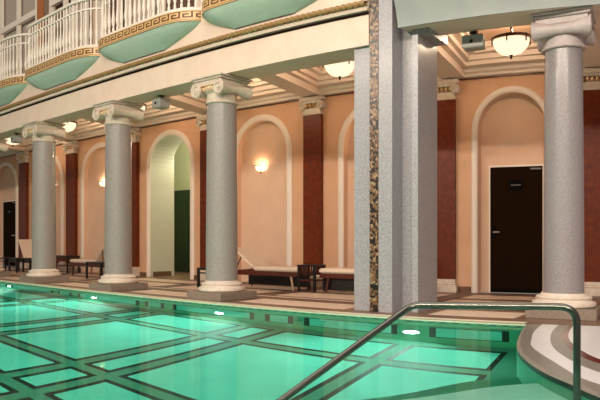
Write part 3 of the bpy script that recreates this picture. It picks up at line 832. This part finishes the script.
# ---------------------------------------------------------------- ceiling lamps, sconces, speakers
LAMP = [(3.57, 10.8), (7.0, 10.8), (10.1, 10.8), (13.15, 10.8), (16.25, 10.8), (19.4, 10.8)]
ll = ['lit alabaster bowl ceiling lamp in the bay right of the pier', 'lit alabaster bowl ceiling lamp cut off by the left side of the pier', 'lit bowl ceiling lamp hidden behind the capital next to the pier',
      'lit bowl ceiling lamp glimpsed behind the second column capital', 'lit bowl ceiling lamp peeking out just right of the leftmost full capital', 'lit bowl ceiling lamp left of the leftmost full capital', 'lit bowl ceiling lamp near the farthest door']
for k, (u, d) in enumerate(LAMP):
    if k == 2: pass
    x, y, _ = P(u, d)
    t = thing('bowl_ceiling_lamp', ll[k], 'ceiling lamp', (x, y, 4.22), 0, 'alabaster bowl lamps of the gallery ceiling')
    MB().lathe([(.005, .65), (.10, .65), (.11, .60), (.05, .57), (.02, .55), (.02, .40), (.05, .385), (.075, .36), (.04, .33), (.02, .31), (.018, .02), (.03, .0)], 24).build('stem', 'bronze', t, smooth=True)
    b = MB(); b.lathe([(.30, .245), (.295, .20), (.255, .11), (.18, .04), (.08, .005), (.004, .0), (.004, .012), (.08, .017), (.175, .052), (.245, .12), (.283, .20), (.288, .245)], 36, caps=False)
    b.build('glass_bowl', 'bowl', t, smooth=True)
    r = MB(); r.lathe([(.295, .255), (.325, .25), (.33, .27), (.325, .295), (.30, .30), (.29, .28), (.295, .255)], 40, caps=False)
    for q in range(3):
        a = q*2*PI/3 + .3; r.tube([(.30*math.cos(a), .30*math.sin(a), .28), (.16*math.cos(a), .16*math.sin(a), .335), (.03*math.cos(a), .03*math.sin(a), .35)], .011, 6)
    r.build('ring', 'bronze', t, smooth=True)
    for q in range(6):
        a = q*PI/3; c = MB(); c.tube([(.322*math.cos(a), .322*math.sin(a), .30), (.322*math.cos(a), .322*math.sin(a), .17)], .013, 6); c.build('clip', 'bronze', t)
    MB().lathe([(.006, -.07), (.018, -.055), (.022, -.035), (.012, -.02), (.03, -.008), (.03, .004)], 14).build('finial', 'bronze', t, smooth=True)
    p = bpy.data.lights.new('bowl_lamp_light', 'POINT'); p.energy = LAMP_W; p.color = (1, .78, .56); p.shadow_soft_size = .05
    o = bpy.data.objects.new('bowl_lamp_light', p); C.objects.link(o); o.location = (x + .07, y + .11, 4.22 + .44)
for (u, dep, lab) in [(10.72, .15, 'lit half bowl wall sconce in the wide niche left of the slatted table pilaster'), (17.26, .15, 'lit wall sconce peeking out at the left edge of the second column from the pier'),
                      (20.4, .15, 'lit wall sconce in the sliver of niche right of the leftmost full column'), (7.32, .15, 'lit wall sconce in the niche mostly hidden by the pier')]:
    x, y, _ = P(u, WD + dep - .006); t = thing('wall_sconce', lab, 'sconce', (x, y, 2.80), heading(u, WD), 'half bowl sconces of the niches')
    b = MB(); n = 14; prof = [(.19, .13), (.185, .09), (.15, .035), (.09, .005), (.01, -.005)]
    vs = [(r*math.cos(PI + PI*k/n), .62*r*math.sin(PI + PI*k/n), z) for r, z in prof for k in range(n+1)]
    fs = [(i*(n+1)+k, i*(n+1)+k+1, (i+1)*(n+1)+k+1, (i+1)*(n+1)+k) for i in range(len(prof)-1) for k in range(n)]
    b.add(vs, fs); b.build('glass_bowl', 'sconce_glass', t, smooth=True)
    r = MB(); r.tube([(.2*math.cos(PI + PI*k/n), .13*math.sin(PI + PI*k/n) - .004, .14) for k in range(n+1)], .012, 6)
    r.build('rim', 'bronze', t, smooth=True)
    MB().lathe([(.004, -.07), (.015, -.05), (.012, -.02), (.02, 0)], 10, c=(0, -.035)).build('finial', 'bronze', t, smooth=True)
    p = bpy.data.lights.new('sconce_light', 'POINT'); p.energy = 6.5; p.color = (1, .74, .48); p.shadow_soft_size = .015
    o = bpy.data.objects.new('sconce_light', p); C.objects.link(o)
    hd = heading(u, WD); o.location = (x - .1*-math.sin(hd), y - .1*math.cos(hd), 2.93)
def speaker(u, d, ztop, lab, s=1):
    x, y, _ = P(u, d); t = thing('ceiling_speaker', lab, 'speaker', (x, y, ztop), heading(u, d) , 'box speakers under the beams')
    b = MB(); b.lathe([(.07, 0), (.07, -.015), (.02, -.02), (.02, -.07)], 14); b.build('bracket', 'bronze', t, smooth=True)
    MB().box(-.155*s, .155*s, -.12, .12, -.26, -.06, .02).build('cabinet', 'speaker', t)
    MB().lathe([(.022, -.135), (.028, -.12), (.028, -.118)], 14, c=(-.02, -.16), axis='y').build('lens', 'lens', t, smooth=True)
speaker(3.72+.02, 9.5, 4.249, 'small grey box speaker under the beam right of the pier')
speaker(10.3, 9.2, 4.049, 'small grey box speaker left of the widest left wing capital', .9)
speaker(16.3, 9.2, 4.049, 'small grey box speaker left of the leftmost full capital', .9)

# ---------------------------------------------------------------- gallery furniture
def place(u, d, turn=0): x, y, _ = P(u, d); return (x, y, 0), heading(u, d) + turn
def lounger(u, d, lab, head_far=True, up=True, hx=-.30, ang=44, panel=True):
    loc, h = place(u, d, PI if not head_far else 0)
    t = thing('sun_lounger', lab, 'sun lounger', loc, h, 'cream sun loungers along the rear wall')
    t.scale = (1, 1, 1.08)
    f = MB()
    for sy in (-1, 1): f.box(-.98, .98, sy*.31-.02, sy*.31+.02, .27, .36, .006)
    f.box(-.98, -.94, -.29, .29, .27, .36); f.box(.94, .98, -.29, .29, .27, .36)
    for k in range(13): f.box(-.34+k*.1, -.28+k*.1, -.29, .29, .345, .36)
    f.build('frame', 'wood', t)
    for sx in (-.82, .78):
        for sy in (-1, 1):
            l = MB(); l.tube([(sx, sy*.30, .28), (sx + (.06 if sx < 0 else -.06)*-1, sy*.30, .0)], [.03, .022], 8); l.build('leg', 'legwood' if sy < 0 else 'wood', t)
    if panel: MB().box(-.9, .9, .20, .23, .04, .27).build('shade_board', 'black', t)  # added black board standing in for the shade under the seat
    MB().box(hx+.02, 1.0, -.31, .31, .362, .455, .03).build('seat_cushion', 'cushion', t)
    a = math.radians(ang); n = []
    b = MB(); b.box(0, .98+hx+.06, -.31, .31, 0, .075, .025)
    b.v = [(hx - (x*math.cos(a) - 0*z), y, .39 + x*math.sin(a) + z*math.cos(a)) for x, y, z in b.v]
    b.v = [(x, y, z) for x, y, z in b.v]
    b.build('back_cushion', 'cushion', t)
    if up:
        for sy in (-1, 1):
            s = MB(); s.tube([(hx-.02-.45*math.cos(a), sy*.27, .40+.45*math.sin(a)), (-.88, sy*.27, .345)], .014, 6)
            s.build('back_strut', 'wood', t)
    return t
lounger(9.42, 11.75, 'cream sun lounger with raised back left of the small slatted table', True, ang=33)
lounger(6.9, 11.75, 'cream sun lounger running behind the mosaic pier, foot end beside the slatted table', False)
lounger(15.98, 11.7, 'cream sun lounger with raised back half hidden by the second column from the pier', False, hx=-.5, panel=False)
lounger(19.55, 11.8, 'cream sun lounger with tall raised back left of the third column from the pier', True, ang=52, panel=False)
def black_table(u, d, w, dp, lab, h=.45):
    loc, hd = place(u, d); t = thing('black_side_table', lab, 'table', loc, hd, 'plain black side tables')
    MB().box(-w/2, w/2, -dp/2, dp/2, h-.045, h, .004).build('table_top', 'black', t)
    for sx in (-1, 1):
        for sy in (-1, 1):
            x, y = sx*(w/2-.025), sy*(dp/2-.025)
            MB().box(x-.025, x+.025, y-.025, y+.025, 0, h-.045).build('leg', 'black', t)
    r = MB(); r.box(-w/2+.05, w/2-.05, -dp/2+.01, -dp/2+.035, h-.13, h-.10); r.box(-w/2+.05, w/2-.05, dp/2-.035, dp/2-.01, h-.13, h-.10); r.build('stretcher', 'black', t)
black_table(10.5, 11.0, .62, .5, 'black open side table at the left edge of the column next to the pier')
black_table(14.78, 11.0, .80, .5, 'black open side table at the left edge of the second column from the pier', .47)
black_table(20.15, 11.0, .85, .5, 'black table left of the raised lounger back, nearer the door end', .47)
black_table(19.28, 11.0, .62, .5, 'black table just in front of the raised lounger back at far left', .47)
def slat_table(u, d, w, dp, lab):
    loc, hd = place(u, d); t = thing('slatted_side_table', lab, 'table', loc, hd, 'dark slatted side tables')
    h = .56
    MB().box(-w/2, w/2, -dp/2, dp/2, h-.03, h, .004).build('table_top', 'black', t)
    for sx in (-1, 1):
        for sy in (-1, 1):
            x, y = sx*(w/2-.03), sy*(dp/2-.03); MB().box(x-.022, x+.022, y-.022, y+.022, 0, h-.03).build('leg', 'black', t)
    s = MB(); n = int(w/.06)
    for k in range(n+1):
        x = -w/2+.05 + (w-.1)*k/n
        for sy in (-1, 1): s.box(x-.009, x+.009, sy*(dp/2-.03)-.008, sy*(dp/2-.03)+.008, .36, h-.03)
    n = int(dp/.06)
    for k in range(n+1):
        y = -dp/2+.05 + (dp-.1)*k/n
        for sx in (-1, 1): s.box(sx*(w/2-.03)-.008, sx*(w/2-.03)+.008, y-.009, y+.009, .36, h-.03)
    s.build('slats', 'wood', t)
    MB().box(-w/2+.03, w/2-.03, -dp/2+.03, dp/2-.03, .22, .25).build('shelf', 'wood', t)
slat_table(8.16, 11.5, .46, .42, 'small dark slatted side table between two cream loungers')
slat_table(18.25, 12.2, .85, .45, 'wide dark red slatted side table between the third and second columns from the pier')

# ---------------------------------------------------------------- handrail at the steps
t = thing('pool_handrail', 'bent stainless steel handrail rising from the water in the foreground', 'handrail', (1.55, 3.9, 0), 0, flat=True)
bpy.context.view_layer.update()
def px3(x, y, Y): return Vector(((x-300)/670*Y, Y, 1.1 + (239-y)/670*Y))
K = [px3(185, 471, 3.55), px3(412, 305, 4.15), px3(577, 307, 3.9), Vector((px3(577, 307, 3.9).x, 3.9, 0.02))]
def fillet(a, b, c, r, n=10):
    a, b, c = Vector(a), Vector(b), Vector(c); p = b + (a-b).normalized()*r; q = b + (c-b).normalized()*r
    return [(1-t)**2*p + 2*t*(1-t)*b + t*t*q for t in [i/n for i in range(n+1)]]
pts = [K[0] + (K[0]-K[1]).normalized()*.35, K[0]] + fillet(K[0], K[1], K[2], .06) + fillet(K[1], K[2], K[3], .10) + [K[3]]
MB().tube(pts, .0215, 14).build('tube', 'steel', t, smooth=True)
MB().lathe([(.055, 0.001), (.055, .012), (.03, .02), (.024, .03)], 24, c=(K[3].x, K[3].y)).build('floor_flange', 'steel', t, smooth=True)

# ---------------------------------------------------------------- underwater lamps
def area(name, loc, aim, sx, sy, e, col, spread=180):
    l = bpy.data.lights.new(name, 'AREA'); l.shape = 'RECTANGLE'; l.size = sx; l.size_y = sy; l.energy = e; l.color = col; l.spread = math.radians(spread)
    o = bpy.data.objects.new(name, l); C.objects.link(o); o.location = loc
    o.rotation_euler = (Vector(aim) - Vector(loc)).to_track_quat('-Z', 'Y').to_euler(); return o
for k, u in enumerate((4.21, 7.84, 11.45, 15.16)):
    x, y, _ = P(u, 8.355); hd = heading(u, 8.355)
    t = thing('pool_lamp', ['round lit underwater lamp seen below the handrail bend', 'round lit underwater lamp under the column next to the mosaic pier', 'round lit underwater lamp between the two middle columns', 'round lit underwater lamp at the far left of the pool wall', 'round lit underwater lamp beyond the left frame edge'][k],
              'pool lamp', (x, y, -1.0), hd, 'underwater lamps in the far pool wall')
    MB().lathe([(.13, -.02), (.13, -.001)], 28, c=(0, 0), axis='y').build('rim', 'chrome', t, smooth=True)
    MB().lathe([(.02, -.045), (.08, -.035), (.105, -.021)], 28, c=(0, 0), axis='y').build('lens', 'pool_lamp', t, smooth=True)
    a = P(u, 8.27, -1.0); b = P(u, 7.3, -1.5)
    area('pool_lamp_or_fill', a, b, .16, .16, POOL_W, (1, 1, .94), 150)
for u in (3.4, 6.5, 9.5, 12.5, 15.5, 18.5, 22):  # unseen fill lights added at the near side to brighten far wall and floor
    a = P(u, 1.5, -.75); b = P(u, 8.36, -.7)
    area('pool_lamp_or_fill', a, b, .3, .2, POOL_FILL, (.72, 1, .88))

p = bpy.data.lights.new('corridor_light', 'POINT'); p.energy = 140; p.color = (1, .95, .70); p.shadow_soft_size = .1
o = bpy.data.objects.new('corridor_light', p); C.objects.link(o); o.location = P(14.3, 14.4, 3.9)
# ---------------------------------------------------------------- hall lights
area('overhead_fill_light', (1.5, 4, 11), (1.5, 4.5, 0), 16, 9, HALL_FILL, (1, .93, .86))  # unseen soft fill added above the pool for entablature, columns and floors
area('clerestory_light', (-6.2, -6.6, 9.0), (4.5, 12, 2.6), 26, .3, STRIP_W, (1, .86, .72))
w = bpy.data.worlds.new('hall air'); sc.world = w; w.use_nodes = True
w.node_tree.nodes['Background'].inputs['Color'].default_value = (1, .93, .84, 1); w.node_tree.nodes['Background'].inputs['Strength'].default_value = WORLD
sc.view_settings.view_transform = 'Standard'; sc.view_settings.look = 'None'; sc.view_settings.gamma = 1; sc.view_settings.use_curve_mapping = False
sc.view_settings.exposure = EXPO
sc.cycles.max_bounces = 10; sc.cycles.diffuse_bounces = 4; sc.cycles.glossy_bounces = 4; sc.cycles.transmission_bounces = 6
sc.cycles.sample_clamp_indirect = 6; sc.cycles.use_denoising = True; sc.cycles.caustics_refractive = True
